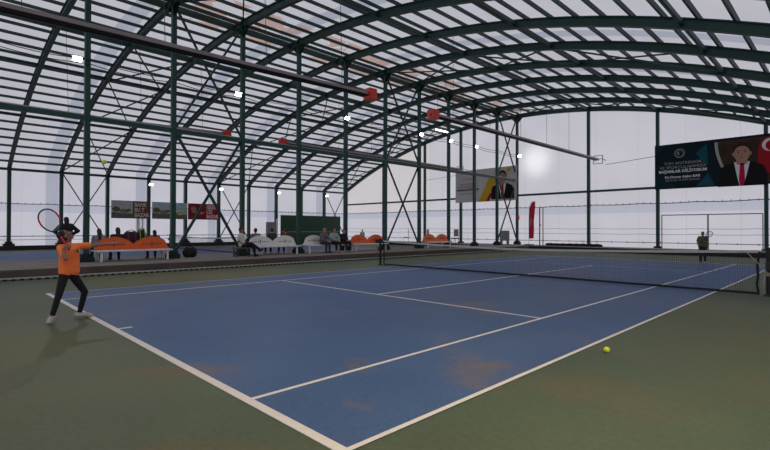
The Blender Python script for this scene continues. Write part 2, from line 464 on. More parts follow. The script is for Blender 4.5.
def netpost(x, y, label, s, big=False):
    t = thing('net_post', label, 'net post', (x, y, 0))
    b = BM(); tube(b, [(0, 0, 0), (0, 0, 1.1)], .055 if big else .05, 14); obj('post', b, BLACK, t)
    b = BM(); tube(b, [(0, 0, 1.08), (0, 0, 1.13)], .07, 14); obj('cap', b, BLACK, t)
    b = BM(); tube(b, [(0, 0, 0), (0, 0, .04)], .1, 14); obj('base_collar', b, DGREY, t)
    b = BM(); bbx(b, -.05, .05, -.12, -.04, .62, .8, .01); tube(b, [(0, -.12, .7), (.0, -.2, .7), (0, -.2, .82)], .012, 6); obj('winch', b, DGREY, t)
    return t
netpost(6.5, 11.885, 'black net post at the right edge with pale rope knotted round it', 1, True)
netpost(-6.52, 11.885, 'black net post at the left end of the near net', -1)
netpost(-17.95, 11.885, 'dark net post at the right end of the farther net', 1)
netpost(-30.85, 11.885, 'dark net post at the left end of the farther net', -1)
b = BM(); tube(b, [(6.0, 11.86, 1.03), (6.12, 11.8, .99), (6.3, 11.8, .78), (6.43, 11.8, .62), (6.52, 11.8, .5)], .011, 6)
for q in range(3): tube(b, [(6.5+.072*math.cos(a*PI/4), 11.885+.072*math.sin(a*PI/4), .48+q*.028) for a in range(8)], .014, 6, True)
tube(b, [(6.44, 11.82, .48), (6.41, 11.8, .3), (6.43, 11.8, .08)], .01, 6)
tag(obj('tie_rope', b, mat('tan rope', (160, 152, 136), .9), None, True), 'pale tan rope tying the net to the right net post', 'rope')

# fallen divider net along the kerb of the walkway
t = thing('divider_net', 'long white-edged barrier net lying along the foot of the walkway kerb', 'net', (-9.5, 0, 0))
b = BM(); pts = [(.05*math.sin(y*.5)+.02*math.sin(y*2.1), y, .06) for y in [YB+.5+i*.5 for i in range(78)]]
for p, q in zip(pts, pts[1:]): bar(b, p, q, .03, .055)
obj('white_edge', b, TAPE, t)
b = BM()
for i in range(190):
    y = YB+.6+i*.2; bx(b, .05*math.sin(y*.5)+.02*math.sin(y*2.1)+.0, .05*math.sin(y*.5)+.02*math.sin(y*2.1)+.06, y, y+.09, .0, .05)
tag(obj('mesh_fringe', b, NETM, t), kind='stuff')

# ------------------------------------------------------------------ heaters
def heater(x, ya, yb, z, boxend, label, bracket, slope=0):
    t = thing('radiant_heater', label, 'heater', (x, ya, z), group='tube heaters under the roof')
    t.rotation_euler.x = slope; L = yb-ya; b = BM()
    prof = [(-.2, -.06), (-.1, .08), (.1, .08), (.2, -.06), (.18, -.06), (.09, .06), (-.09, .06), (-.18, -.06)]
    A = [b.verts.new((px, 0, pz)) for px, pz in prof]; B = [b.verts.new((px, L, pz)) for px, pz in prof]
    for i in range(8): b.faces.new((A[i], A[(i+1) % 8], B[(i+1) % 8], B[i]))
    b.faces.new(A[::-1]); b.faces.new(B); obj('reflector', b, SILVER, t)
    b = BM(); tube(b, [(-.08, -.1 if boxend == 0 else .1, -.05), (-.08, L+(.1 if boxend else -.1), -.05)], .045, 10); tube(b, [(.08, 0, -.05), (.08, L, -.05)], .045, 10); obj('burner_tube', b, HOT, t)
    yc = -.25 if boxend == 0 else L+.25
    b = BM(); bbx(b, -.2, .2, yc-.2, yc+.2, -.2, .22, .02); tube(b, [(0, yc-.26, -.02), (0, yc+.26, -.02)], .07, 10); obj('burner_box', b, RED, t)
    if bracket:
        b = BM(); y = L+.25
        for s in (-.35, .3): bar(b, (s, y, -.28), (s, y, .3), .04, .04)
        for zz in (-.28, .05, .3): bar(b, (-.35, y, zz), (.3, y, zz), .04, .04)
        bar(b, (-.35, y, .0), (-.35, y+.65, .0), .04, .04); bar(b, (.3, y, .0), (.3, y+.65, 0), .04, .04)
        obj('end_bracket', b, MGREY, t)
    y = 1.2
    while y < L:
        b = BM(); hx = x
        bar(b, (0, y, .08), (0, y, az(x)-z+.1-slope*y), .014, .014); obj('hanger_wire', b, WIRE, t); y += 3.1
heater(-5.25, -8.0, 9.85, 6.22, 1, 'long tube heater hanging over the near court, running out at the upper left', False, .0285)
heater(-5.25, 14.15, 32.4, 6.62, 0, 'long tube heater over the near court ending at the far wall bracket', True)
heater(-17.3, -8.0, 9.85, 6.42, 1, 'tube heater over the far side of the centre row, nearer one', False, .029)
heater(-17.5, 14.15, 32.4, 7.02, 0, 'tube heater beyond the centre row reaching towards the light-grey banner', True)

# ------------------------------------------------------------------ floodlights and cable
GLOW = mat('lit lamp glass', (255, 252, 240), .3, emit=(1, .97, .9), strength=14)
GLOWW = mat('warm lit lamp glass', (255, 240, 205), .3, emit=(1, .88, .66), strength=12)
def flood(loc, rz, label, gm, grp, s=.82):
    t = thing('floodlight', label, 'floodlight', loc, rz, grp)
    R = Matrix.Rotation(math.radians(32), 4, 'Y')
    b = BM(); bbx(b, 0, .09*s, -.21*s, .21*s, -.14*s, .14*s, .02); bmesh.ops.transform(b, matrix=R, verts=b.verts); obj('housing', b, DGREY, t)
    b = BM(); bx(b, .091*s, .1*s, -.18*s, .18*s, -.11*s, .11*s); bmesh.ops.transform(b, matrix=R, verts=b.verts); obj('lens', b, gm, t)
    b = BM(); bar(b, (-.22, 0, 0), (0.02, 0, 0), .05, .05); bar(b, (.0, -.24*s, 0), (0, .24*s, 0), .03, .03); obj('mount', b, DGREY, t)
    return t
names = {0: 'floodlight glowing white on the nearest centre column, upper left', 2: 'floodlight on the third centre column from the left', 4: 'floodlight on the fifth centre column from the left', 6: 'small floodlight on the seventh centre column', 7: 'small floodlight on the eighth centre column', 8: 'small floodlight on the ninth centre column', 10: 'floodlight on the last centre column by the far wall'}
for k, nm in names.items():
    flood((XM+.3, fy(k)-.05-(.35 if k in (0, 2) else .15), 7.72), 0 if k != 10 else -.5, nm, GLOW, 'floodlights along the centre row')
flood((XM+.3, fy(0)-3.2, 7.72), 0, 'floodlight at the left edge of the picture, on the cable', GLOW, 'floodlights along the centre row')
for k, w in ((3, 'fourth'), (5, 'sixth'), (7, 'eighth'), (9, 'tenth')):
    flood((XL+.4, fy(k)+.05, 5.35), 0, 'warm floodlight on the %s post of the left wall' % w, GLOWW, 'floodlights on the left wall', .85)
b = BM()
for dz, dy in ((0, 0), (-.16, .3)):
    pts = []
    for k in range(-2, 10):
        for i in range(6):
            f = i/6; pts.append((XM+.16, fy(k)+BAY*f, 7.82+dz-.12*math.sin(PI*f)))
    pts.append((XM+.16, fy(10), 7.82+dz)); tube(b, pts, .016, 6)
tag(obj('power_cable', b, WIRE), 'pair of sagging thin cables strung along the centre columns between floodlights', 'cable')
t = thing('tube_lamp', 'short lit tube lamp hanging between the far heaters and the roof', 'lamp', (-9.3, 19.6, 7.4))
b = BM(); bx(b, -.05, .05, -.6, .6, 0, .06); obj('housing', b, MGREY, t)
b = BM(); tube(b, [(0, -.55, -.03), (0, .55, -.03)], .03, 8); obj('tube', b, GLOW, t)
b = BM(); bar(b, (0, -.4, .06), (0, -.4, az(-9.3)-7.4), .012, .012); bar(b, (0, .4, .06), (0, .4, az(-9.3)-7.4), .012, .012); obj('hanger_wire', b, WIRE, t)

# ------------------------------------------------------------------ ropes and rails on the walls
def wallrope(label, p0, p1, sag, r, knots, m=WIRE, span=BAY):
    p0, p1 = V(p0), V(p1); L = (p1-p0).length; n = max(1, round(L/span)); pts = []
    for i in range(n):
        for j in range(5):
            f = (i+j/5)/n; p = p0.lerp(p1, f); p.z -= sag*math.sin(PI*j/5); pts.append(p)
    pts.append(p1); b = BM(); tube(b, pts, r, 6)
    if knots:
        d = (p1-p0).normalized(); k = .6
        while k < L:
            q = p0+d*k; bar(b, q+V((0, 0, .07)), q-V((0, 0, .07)), .03, .03); k += knots
    return tag(obj('wall_rope', b, m), label, 'rope', 'ropes laced along the fabric walls')
yw, xw = YE+.05, XL-.05
wallrope('dark lacing rope along the hem of the far wall, below the banner beam', (XL+.2, yw, 3.38), (XR-.2, yw, 3.38), .05, .028, .45)
wallrope('thin rope across the far wall above the bottom rail', (XL+.2, yw, 1.25), (XR-.2, yw, 1.25), .03, .013, 0)
wallrope('thin rope across the far wall, upper of the low pair', (XL+.2, yw, 1.62), (XR-.2, yw, 1.62), .03, .013, 0)
wallrope('bottom rail with clips along the foot of the far wall', (XL+.2, yw-.06, .66), (XR-.2, yw-.06, .66), 0, .024, 1.05)
wallrope('dark lacing rope along the hem of the left wall', (xw, YB+.2, 3.38), (xw, YE, 3.38), .05, .028, .45)
wallrope('bottom rail with clips along the foot of the left wall', (xw+.06, YB+.2, .98), (xw+.06, YE, .98), 0, .03, 1.6)
wallrope('thin rope near the foot of the left wall', (xw, YB+.2, .72), (xw, YE, .72), 0, .018, 0)
wallrope('slim dark wire above the far banner row between wall brackets', (-22.5, yw-.15, 6.4), (-18.5, yw-.15, 6.6), 0, .015, 0)
wallrope('slim dark wire from the heater bracket to the large banner', (-5.0, yw-.15, 6.3), (-1.7, yw-.15, 6.55), 0, .018, 0)
b = BM(); y = YE-1.0
for x0 in (-1.1, 1.44): tube(b, [(x0, y, KH), (x0, y, 2.5)], .03 if x0 < 0 else .045, 8)
tube(b, [(-1.1, y, 2.5), (4.1, y, 2.5)], .03, 8); tube(b, [(4.1, y, 2.5), (4.1, y, KH)], .03, 8)
tag(obj('pipe_frame', b, MGREY), 'thin grey pipe frame standing behind the far child at the end wall', 'frame')
b = BM(); tube(b, [(-10.0, YE-.35, KH), (-10.0, YE-.35, 3.3)], .045, 8); bar(b, (-10.0, YE-.35, 1.9), (-10.0, YE-.2, 1.9), .1, .1)
tag(obj('pole', b, DGREY), 'thin dark pole just right of the red feather flag', 'pole')
b = BM(); tube(b, [(-9.72, YE-.35, KH), (-9.72, YE-.35, 3.3)], .04, 8)
tag(obj('pole', b, mat('pinkish pole', (150, 120, 128), .6)), 'thin pinkish pole beside the dark pole at the far wall', 'pole')
b = BM()
random.seed(3)
for i in range(8):
    x = -9.2+i*.5; tube(b, [(x, YE-.9+random.uniform(-.1, .1), KH+.09), (x+.4, YE-.8+random.uniform(-.1, .1), KH+.09+random.uniform(-.01, .03)), (x+.75, YE-.9, KH+.08)], [.09, .12, .07], 8)
tag(obj('rolled_tarp', b, BLACK, None, True), 'rolled black tarp lying at the foot of the far wall right of the flag', 'tarp')
b = BM()
bbx(b, XM+.12, XM+.3, YE-.32, YE-.14, 2.35, 2.72, .02); tag(obj('alarm_box', b, RED), 'small red box fixed to the last centre column', 'box')

# feather flag
FLAGM = mat('crimson flag cloth', (205, 25, 62), .7, 0, .08, 4)
t = thing('feather_flag', 'tall red feather flag standing near the last centre column', 'flag', (-10.55, YE-1.0, KH))
b = BM(); outl = [(-.04, .5), (.36, .54), (.4, 1.2), (.38, 1.9), (.46, 2.6), (.5, 3.2), (.5, 3.5), (.22, 3.42), (.02, 3.0), (-.03, 2.2)]
for s in (0, 1):
    vs = [b.verts.new((x, .012*s, z)) for x, z in outl]; b.faces.new(vs)
obj('banner_cloth', b, FLAGM, t)
b = BM(); tube(b, [(-.04, .006, 0), (-.04, .006, 2.2), (0, .006, 3.0), (.14, .006, 3.43), (.34, .006, 3.52)], .014, 6); obj('pole', b, DGREY, t)
b = BM(); bbx(b, -.35, .3, -.25, .25, 0, .07, .02); obj('base', b, DGREY, t)
b = BM()
for i, (z, w) in enumerate(((1.55, .05), (1.68, .04), (1.8, .06), (1.92, .04), (2.05, .06))): bx(b, .1, .1+w, -.008, -.004, z, z+.07)
obj('lettering', b, WHITE, t)

# cabinet by the last column, locker by practice board
t = thing('metal_cabinet', 'small grey metal cabinet on legs beside the last centre column', 'cabinet', (-12.95, YE-.75, KH))
b = BM(); bbx(b, -.35, .35, -.2, .2, .3, 1.15, .015); obj('body', b, mat('grey cabinet', (120, 122, 128), .5), t)
b = BM(); bx(b, -.31, .31, -.212, -.2, .36, 1.1); obj('door', b, mat('grey cabinet door', (132, 134, 140), .5), t)
for s in (-.3, .3):
    b = BM(); bx(b, s-.03, s+.03, -.16, .16, 0, .31); obj('leg', b, MGREY, t)
t = thing('locker', 'tall grey locker standing left of the green practice board', 'locker', (XL+.75, 22.95, KH))
b = BM(); bbx(b, -.25, .25, -.42, .42, 0, 1.95, .02); obj('body', b, mat('locker grey', (112, 112, 116), .5), t)
for s in (-.42+.02, .01):
    b = BM(); bx(b, .251, .262, s, s+.39, .06, 1.9); d = obj('door', b, mat('locker door grey', (126, 126, 130), .5), t)
    b = BM(); bx(b, .262, .285, s+.3, s+.33, .95, 1.1); obj('handle', b, DGREY, d)
b = BM(); tube(b, [(XL+.6, 23.75, KH), (XL+.6, 23.75, 2.6)], .07, 10); tag(obj('drain_pipe', b, WHITE), 'white pipe standing between locker and green practice board', 'pipe')
b = BM(); tube(b, [(XL+.5, 10.55, KH), (XL+.5, 10.55, 2.4)], .12, 10); tube(b, [(XL+.5, 10.9, KH), (XL+.5, 10.9, 2.4)], .06, 10)
tag(obj('drain_pipe', b, WHITE), 'white pipes rising below the brown poster on the left wall', 'pipe')

# practice board
t = thing('practice_board', 'dark green tennis practice board with a white line by the left wall', 'board', (XL+.7, 24.15, 0))
b = BM(); bx(b, -.05, .05, 0, 7.9, .3, 3.0); obj('panel', b, mat('practice green', (30, 68, 44), .7, 0, .1, 2), t)
b = BM(); bx(b, .05, .058, 0, 7.9, 1.2, 1.3); obj('net_line', b, mat('faded white line', (110, 140, 118), .8), t)
for y in (.1, 2.7, 5.2, 7.8):
    b = BM(); bx(b, -.13, -.05, y-.05, y+.05, 0.3, 3.0); obj('support_post', b, GREEN2, t)

# ------------------------------------------------------------------ posters and banners
def text(name, s, size, loc, rot, m, parent, align='CENTER', bold=0, sx=1):
    c = bpy.data.curves.new(name, 'FONT'); c.body = s; c.size = size; c.align_x = align; c.offset = bold; c.resolution_u = 2; c.space_line = .9
    o = bpy.data.objects.new(name, c); COL.objects.link(o); c.materials.append(m)
    me = bpy.data.meshes.new_from_object(o.evaluated_get(bpy.context.evaluated_depsgraph_get()))
    bpy.data.objects.remove(o); o = bpy.data.objects.new(name, me); COL.objects.link(o)
    o.location = loc; o.rotation_euler = rot; o.scale = (sx, 1, 1); o.parent = parent
    return o
def poly(bm, pts, f):  # f maps (u,v) to 3d
    bm.faces.new([bm.verts.new(f(u, v)) for u, v in pts])
def shape(name, pts, f, m, parent):
    b = BM(); poly(b, pts, f); me = bpy.data.meshes.new(name); b.to_mesh(me); b.free(); return link(name, me, m, parent)
def circ(cx, cy, rx, ry=None, n=20, a0=0, a1=2*PI):
    ry = ry or rx; return [(cx+rx*math.cos(a0+(a1-a0)*i/n), cy+ry*math.sin(a0+(a1-a0)*i/n)) for i in range(n if a1-a0 > 6.2 else n+1)]
def fm(name, rgb, **k): return mat(name, rgb, .7, spec=.2, **k)
SKIN_P = fm('printed skin', (176, 134, 116)); INK = fm('printed black suit', (22, 22, 28)); PW = fm('printed white', (225, 225, 225))
P_DK = fm('printed dark brown', (62, 46, 36), noise=.3, scale=2); P_RED = fm('printed red', (160, 22, 36)); P_HAIR = fm('printed dark hair', (48, 38, 34))
P_TEAL = fm('printed dark teal', (12, 46, 54)); P_TEAL2 = fm('printed bright teal', (16, 78, 92)); P_BG = fm('printed deep navy green', (10, 34, 42)); P_GOLD = fm('printed gold', (206, 164, 40)); P_LG = fm('printed light grey', (200, 198, 198))
P_TIE = fm('printed crimson tie', (190, 20, 70)); P_SIL = fm('printed silver', (170, 172, 172)); P_GREYT = fm('printed grey text', (96, 98, 104))

def portrait(parent, f, cx, y0, s, tie, jacket=INK, hair=P_HAIR):
    # bust of a man in a suit, s = head height
    F = lambda d: (lambda u, v: f(cx+u*s, y0+v*s, d))
    shape('jacket', [(-1.12, -1.55), (1.12, -1.55), (1.1, -.85), (.95, -.45), (.45, -.22), (0, -.2), (-.45, -.22), (-.95, -.45), (-1.1, -.85)], F(1), jacket, parent)
    shape('shirt', [(-.36, -.2), (.36, -.2), (.2, -1.0), (.05, -1.55), (-.1, -1.55), (-.22, -1.0)], F(2), PW, parent)
    shape('tie', [(-.08, -.28), (.1, -.28), (.14, -1.2), (.06, -1.55), (-.08, -1.55), (-.14, -1.2)], F(3), tie, parent)
    shape('neck', [(-.24, -.3), (0, -.4), (.24, -.3), (.26, .1), (-.26, .1)], F(3), SKIN_P, parent)
    shape('hair', circ(0, .40, .42, .5), F(3), hair, parent)
    fc = shape('face', circ(0, .25, .375, .43), F(4), SKIN_P, parent)
    shape('fringe', circ(0, .55, .36, .32, 14, .12, PI-.12)+[(-.28, .62), (0, .68), (.28, .62)], F(5), hair, parent)
    for sx in (-1, 1):
        shape('ear', circ(sx*.39, .25, .06, .11), F(3), SKIN_P, fc)
        shape('eye', circ(sx*.15, .33, .05, .025), F(5), INK, fc)
        shape('brow', [(sx*.06, .4), (sx*.24, .42), (sx*.24, .45), (sx*.06, .43)], F(5), hair, fc)
    shape('nose', [(-.03, .3), (.03, .3), (.07, .14), (-.07, .14)], F(5), fm('printed skin shade', (176, 118, 96)), fc)
    shape('mouth', [(-.13, .03), (0, .01), (.13, .03), (0, .055)], F(5), fm('printed lips', (150, 70, 66)), fc)

# large dark banner on the right
BW, BH = 8.3, 2.95
t = thing('banner', 'large dark teal banner with white lettering and portrait of a man in a suit', 'banner', (-1.66, YE-.42, 4.25))
b = BM(); bx(b, 0, BW, 0, .06, 0, BH); obj('board', b, P_BG, t)
f = lambda u, v, d: (u, -.006*d, v)
G = lambda d: (lambda u, v: f(u, v, d))
shape('geometric_patch', [(0, 2.2), (.7, 2.95), (0, 2.95)], G(1), P_TEAL, t)
shape('geometric_patch', [(2.35, 2.2), (2.95, 2.75), (3.0, 1.4), (2.75, 1.5)], G(1), P_TEAL2, t)
shape('geometric_patch', [(2.4, .1), (3.35, .1), (3.0, .9)], G(1), P_TEAL2, t)
shape('geometric_patch', [(0, 0.0), (1.4, 0), (.4, .9), (0, .7)], G(1), P_TEAL, t)
arcp = [(3.35+.95*(1-math.cos(a))*.9, 2.75-2.6*a/1.5) for a in [i*.15 for i in range(11)]]
shape('photo_field', arcp+[(BW-.1, .12), (BW-.1, 2.8), (3.35, 2.8)], G(1), P_DK, t)
shape('silver_curve', arcp+[(x+.16, y) for x, y in reversed(arcp)], G(2), P_SIL, t)
shape('flag_cloth', [(5.45, .7), (6.9, .5), (6.9, 2.75), (5.75, 2.75), (5.5, 2.2)], G(2), P_RED, t)
shape('flag_crescent', circ(6.05, 2.3, .38), G(3), PW, t); shape('flag_crescent', circ(6.14, 2.25, .31), G(4), P_RED, t)
shape('flag_star', [(6.55+(.16 if i % 2 == 0 else .07)*math.cos(PI/5*i+.3), 2.15+(.16 if i % 2 == 0 else .07)*math.sin(PI/5*i+.3)) for i in range(10)], G(4), PW, t)
def portrait_at(par, cx, y0, s, tie, base=2): portrait(par, lambda u, v, d: f(u, v, d+base), cx, y0, s, tie)
portrait_at(t, 4.72, 1.63, 1.08, P_TIE, 4)
def ring(name, cx, cy, r, w, d, m, par, n=32):
    b = BM()
    for i in range(n):
        a, a2 = 2*PI*i/n, 2*PI*(i+1)/n
        poly(b, [(cx+q*math.cos(z), cy+q*math.sin(z)) for q, z in ((r-w, a), (r, a), (r, a2), (r-w, a2))], G(d))
    me = bpy.data.meshes.new(name); b.to_mesh(me); b.free(); return link(name, me, m, par)
em = ring('emblem', 1.45, 2.3, .3, .025, 2, P_SIL, t)
ring('emblem_ring', 1.45, 2.3, .22, .02, 2, P_SIL, em)
b = BM()
for i in range(16):
    a = 2*PI*i/16; poly(b, circ(1.45+.26*math.cos(a), 2.3+.26*math.sin(a), .013, n=6), G(3))
poly(b, circ(1.43, 2.3, .1, n=16), G(3)); me = bpy.data.meshes.new('emblem_marks'); b.to_mesh(me); b.free(); link('emblem_marks', me, P_SIL, em)
shape('emblem_crescent', circ(1.47, 2.3, .075, n=16), G(4), P_BG, em)
RX = (PI/2, 0, 0)
text('lettering', 'TÜM ANTRENÖR', .25, (1.6, -.02, 1.58), RX, P_SIL, t, sx=1.1)
text('lettering', 'VE SPORCULARIMIZA', .25, (1.6, -.02, 1.32), RX, P_SIL, t, sx=1.1)
text('lettering', 'BAŞARILAR DİLİYORUM', .25, (1.6, -.02, 1.06), RX, PW, t, bold=.01, sx=.98)
text('lettering', 'Dr.Osman Aşkın BAK', .22, (1.6, -.02, .7), RX, PW, t, bold=.006)
text('lettering', 'GENÇLİK VE SPOR BAKANI', .16, (1.6, -.02, .5), RX, P_SIL, t)
b = BM()
for x in (.1, 5.8): bx(b, x, x+.06, .06, .4, 2.5, 2.56); bx(b, x, x+.06, .06, .4, .3, .36)
obj('bracket', b, DGREY, t)

# light banner left of the last columns
t = thing('banner', 'light grey banner with gold stripe and man in dark suit, behind the centre columns', 'banner', (-18.3, YE-.42, 4.0))
b = BM(); bx(b, 0, 6.25, 0, .05, 0, 2.9); obj('board', b, P_LG, t)
shape('gold_stripe', [(2.5, 0), (3.35, 0), (4.5, 2.05), (3.6, 2.05)], G(1), P_GOLD, t)
shape('red_stripe', [(3.3, 0), (3.6, 0), (3.95, .6), (3.72, .75)], G(2), P_RED, t)
shape('silver_panel', [(4.5, 2.05), (3.7, 2.05), (4.25, 2.88), (6.2, 2.88), (6.2, 0), (3.5, 0)], G(1.5), fm('printed pale panel', (196, 194, 190)), t)
portrait_at(t, 4.95, 1.72, 1.0, P_RED, 2)
shape('gold_badge', circ(5.55, 2.62, .2), G(3), P_GOLD, t)
text('lettering', 'T.C. GENÇLİK VE SPOR', .15, (1.35, -.02, 2.05), RX, P_RED, t)
text('lettering', 'TÜM ANTRENÖR', .24, (1.35, -.02, 1.55), RX, P_GREYT, t)
text('lettering', 'VE SPORCULARIMIZA', .24, (1.35, -.02, 1.32), RX, P_GREYT, t)
text('lettering', 'BAŞARILAR DİLİYORUM', .22, (1.35, -.02, 1.06), RX, INK, t, bold=.012)
text('lettering', 'GENÇLİK VE SPOR BAKANI', .14, (1.35, -.02, .72), RX, P_GREYT, t)

# market posters on the left wall
def wf(u, v, d): return (.006*d, u, v)
W_ = lambda d: (lambda u, v: wf(u, v, d))
def poster(y0, w, label, kind):
    t = thing('poster', label, 'poster', (XL+.22, y0, 2.4), group='posters on the left wall')
    RW = (PI/2, 0, PI/2)
    if kind == 'brown':
        bc, tc_ = (108, 74, 58), (214, 200, 186)
    elif kind == 'red': bc, tc_ = (166, 24, 36), (232, 214, 210)
    else: bc, tc_ = (160, 172, 180), (230, 230, 230)
    b = BM(); bx(b, -.03, 0, 0, w, 0, 1.46); obj('panel', b, fm('poster '+kind, bc), t)
    ph = w*.55 if kind != 'pale' else w
    random.seed(len(label))
    if kind == 'red':
        shape('photo', [(0.05, .05), (ph, .05), (ph, 1.4), (.05, 1.4)], W_(1), fm('poster photo red', (128, 40, 44), noise=.4, scale=3), t)
        shape('picture_detail', circ(.5, .95, .26, .2), W_(2), fm('pale cap', (170, 120, 110)), t)
        shape('picture_detail', circ(1.1, .6, .4, .12), W_(2), fm('pale market goods', (190, 120, 110)), t)
        shape('picture_detail', circ(.55, .7, .2, .1), W_(3), fm('lime goods', (150, 140, 50)), t)
    else:
        shape('photo', [(0, .04), (ph, .04), (ph, 1.42), (0, 1.42)], W_(1), fm('poster photo sky', (176, 180, 178) if kind == 'brown' else (170, 186, 192), noise=.1, scale=2), t)
        shape('picture_detail', [(0, .04), (ph, .04), (ph, .38), (0, .5)], W_(2), fm('poster ground', (104, 100, 92), noise=.3, scale=4), t)
        for (u, v, r1, r2, c) in ((.35, .75, .3, .22, (96, 100, 70)), (.95, .62, .38, .16, (130, 120, 106)), (1.3, .7, .2, .12, (122, 128, 60)), (2.3, .7, .4, .14, (206, 208, 206)), (2.35, .5, .2, .16, (196, 196, 60)), (1.9, .5, .2, .1, (90, 96, 84))):
            if u+r1 < ph: shape('picture_detail', circ(u, v, r1, r2, 12), W_(3), fm('poster blot', c), t)
        if kind == 'pale':
            b = BM()
            for i in range(5):
                p0, p1 = (1.6+i*.25, .55), (1.75+i*.25, 1.0); bar(b, wf(p0[0], p0[1], 4), wf(p1[0], p1[1], 4), .03, .008)
            obj('picture_detail', b, fm('poster struts', (60, 70, 84)), t)
    if kind != 'pale':
        tm = fm('poster letters '+kind, tc_)
        for i, s in enumerate(('BANK', 'BU T', 'BAZAR') if kind == 'brown' else ('GEZEN', 'LİD', 'BAZAR')):
            text('lettering', s, .46, (.03, ph+.12, 1.0-i*.43), RW, tm, t, 'LEFT', .014, sx=.78)
poster(8.63, 2.9, 'brown poster with pale block letters on the left wall', 'brown')
poster(11.75, 2.95, 'pale landscape poster without words, between the brown and red posters', 'pale')
poster(14.8, 2.85, 'red poster with white block letters on the left wall', 'red')

# ------------------------------------------------------------------ benches
def bench(y0, ln, cm, label):
    t = thing('bench', label, 'bench', (XM+.1, y0, KH), group='double-sided benches on the walkway')
    for s in (1, -1):
        b = BM(); bbx(b, min(s*.04, s*.46), max(s*.04, s*.46), 0, ln, .37, .43, .02, 3); obj('seat', b, WHITE, t)
    # scalloped backrest
    n = 60; top = []
    for i in range(n+1):
        u = i/n; ph = (u*2) % 1 if u < 1 else 1
        h = .20+.30*(max(0, math.sin(PI*ph)))**.75
        edge = min(1, min(u, 1-u)*2*8)
        top.append((u*ln, .43+h*min(1, edge)+(0 if .05 < u < .95 else 0)))
    b = BM(); loops = []
    for x in (-.03, .03):
        loops.append(([b.verts.new((x, y, .41)) for y, z in top], [b.verts.new((x*.7, y, z)) for y, z in top]))
    (a0_, a1_), (c0_, c1_) = loops
    for i in range(n):
        b.faces.new((a0_[i], a0_[i+1], a1_[i+1], a1_[i])); b.faces.new((c0_[i], c1_[i], c1_[i+1], c0_[i+1]))
        b.faces.new((a1_[i], a1_[i+1], c1_[i+1], c1_[i])); b.faces.new((a0_[i], c0_[i], c0_[i+1], a0_[i+1]))
    b.faces.new((a0_[0], a1_[0], c1_[0], c0_[0])); b.faces.new((a0_[n], c0_[n], c1_[n], a1_[n]))
    bk = obj('backrest', b, cm, t)
    b = BM()
    for c in (.25, .75):
        for j in range(7):
            if j == 3: bx(b, .031, .036, c*ln-.03, c*ln+.03, .56, .72)
            else: bx(b, .031, .036, c*ln+(j-3)*.11-.04, c*ln+(j-3)*.11+.04, .61, .65)
    obj('lettering', b, mat('bench print', (96, 70, 62) if cm is ORANGE else (110, 110, 112)), bk)
    for s in (1, -1):
        for y in (.18, ln-.18):
            b = BM(); bar(b, (s*.34, y, 0), (s*.34, y, .38), .07, .07); bar(b, (s*.34, y, .36), (s*.06, y, .36), .05, .04); obj('leg', b, WHITE, t)
    return t
bench(fy(0)+.22, 2.72, ORANGE, 'bench with orange wavy backrest nearest the player, left')
bench(fy(2)+.2, 2.72, WHITE, 'white wavy-backed bench beside the man in the white shirt')
bench(fy(3)+.2, 2.72, WHITE, 'white wavy-backed bench where three people sit facing the court')
bench(fy(4)+.2, 2.72, ORANGE, 'bench with orange wavy backrest just left of the left net post')
bench(fy(6)+.2, 2.72, ORANGE, 'bench with orange wavy backrest farthest away, beyond the net')
t = thing('stool', 'low brown wooden stool under the man in the white shirt', 'stool', (XM+.75, 8.0, KH))
b = BM(); bbx(b, -.2, .2, -.38, .38, .36, .42, .01); obj('seat', b, mat('brown wood', (112, 92, 78), .7, 0, .2, 5), t)
for sx in (-.15, .15):
    for sy in (-.3, .3):
        b = BM(); bar(b, (sx, sy, 0), (sx, sy, .36), .05, .05); obj('leg', b, DGREY, t)

# plain chairs at the far end of the left court
CH = mat('beige chair back', (150, 138, 116), .7)
def chair(x, y, rz, label, first=[None]):
    if first[0]: return dup(first[0], (x, y, KH), label, rz)
    t = thing('chair', label, 'chair', (x, y, KH), rz, 'beige chairs by the far wall')
    b = BM(); bbx(b, -.26, .26, -.26, .26, .42, .48, .02); obj('seat', b, DGREY, t)
    b = BM(); bbx(b, -.26, -.21, -.25, .25, .62, 1.25, .02); obj('backrest', b, CH, t)
    for sx in (-.22, .22):
        for sy in (-.22, .22):
            b = BM(); bar(b, (sx, sy, 0), (sx, sy, .43), .03, .03)
            if sx < 0: bar(b, (sx-.01, sy, .43), (sx-.02, sy, .7), .03, .03)
            obj('leg', b, DGREY, t)
    first[0] = t; return t
chair(-23.2, 31.5, -2.4, 'beige-backed chair standing alone between the two braced columns')
chair(-20.2, 31.6, 0.3, 'beige-backed chair behind the farthest orange bench')
chair(-17.5, 31.8, 2.8, 'beige-backed chair just right of the farthest orange bench')

# bags
def bag(x, y, z, w, d, h, col, col2, label, rz=0):
    t = thing('sports_bag', label, 'bag', (x, y, z), rz)
    b = BM(); cap(b, (0, -w/2+d/2, d/2*.9), (0, w/2-d/2, d/2*.9), d/2, d/2, 14, ((0, 0, 1), h/d))
    # keep the bottom flat on what it stands on
    lo = min(v.co.z for v in b.verts)
    for v in b.verts: v.co.z = max(0, v.co.z-lo-.02)
    obj('body', b, mat('bag cloth', col, .8, 0, .25, 12), t, True)
    b = BM(); tube(b, [(.0, -w*.2, h*.9), (.02, -w*.1, h*1.02), (.02, w*.1, h*1.02), (0, w*.2, h*.9)], .015, 6); obj('handle', b, BLACK, t)
    b = BM()
    for k in (-.22, .22): tube(b, [(d/2*math.cos(a)*1.01, k*w, max(.01, h/2+h/2*math.sin(a)*1.01-.02)) for a in [PI*i/10-.3 for i in range(11)]], .02, 6)
    obj('strap', b, mat('bag strap', col2, .7), t)
    return t
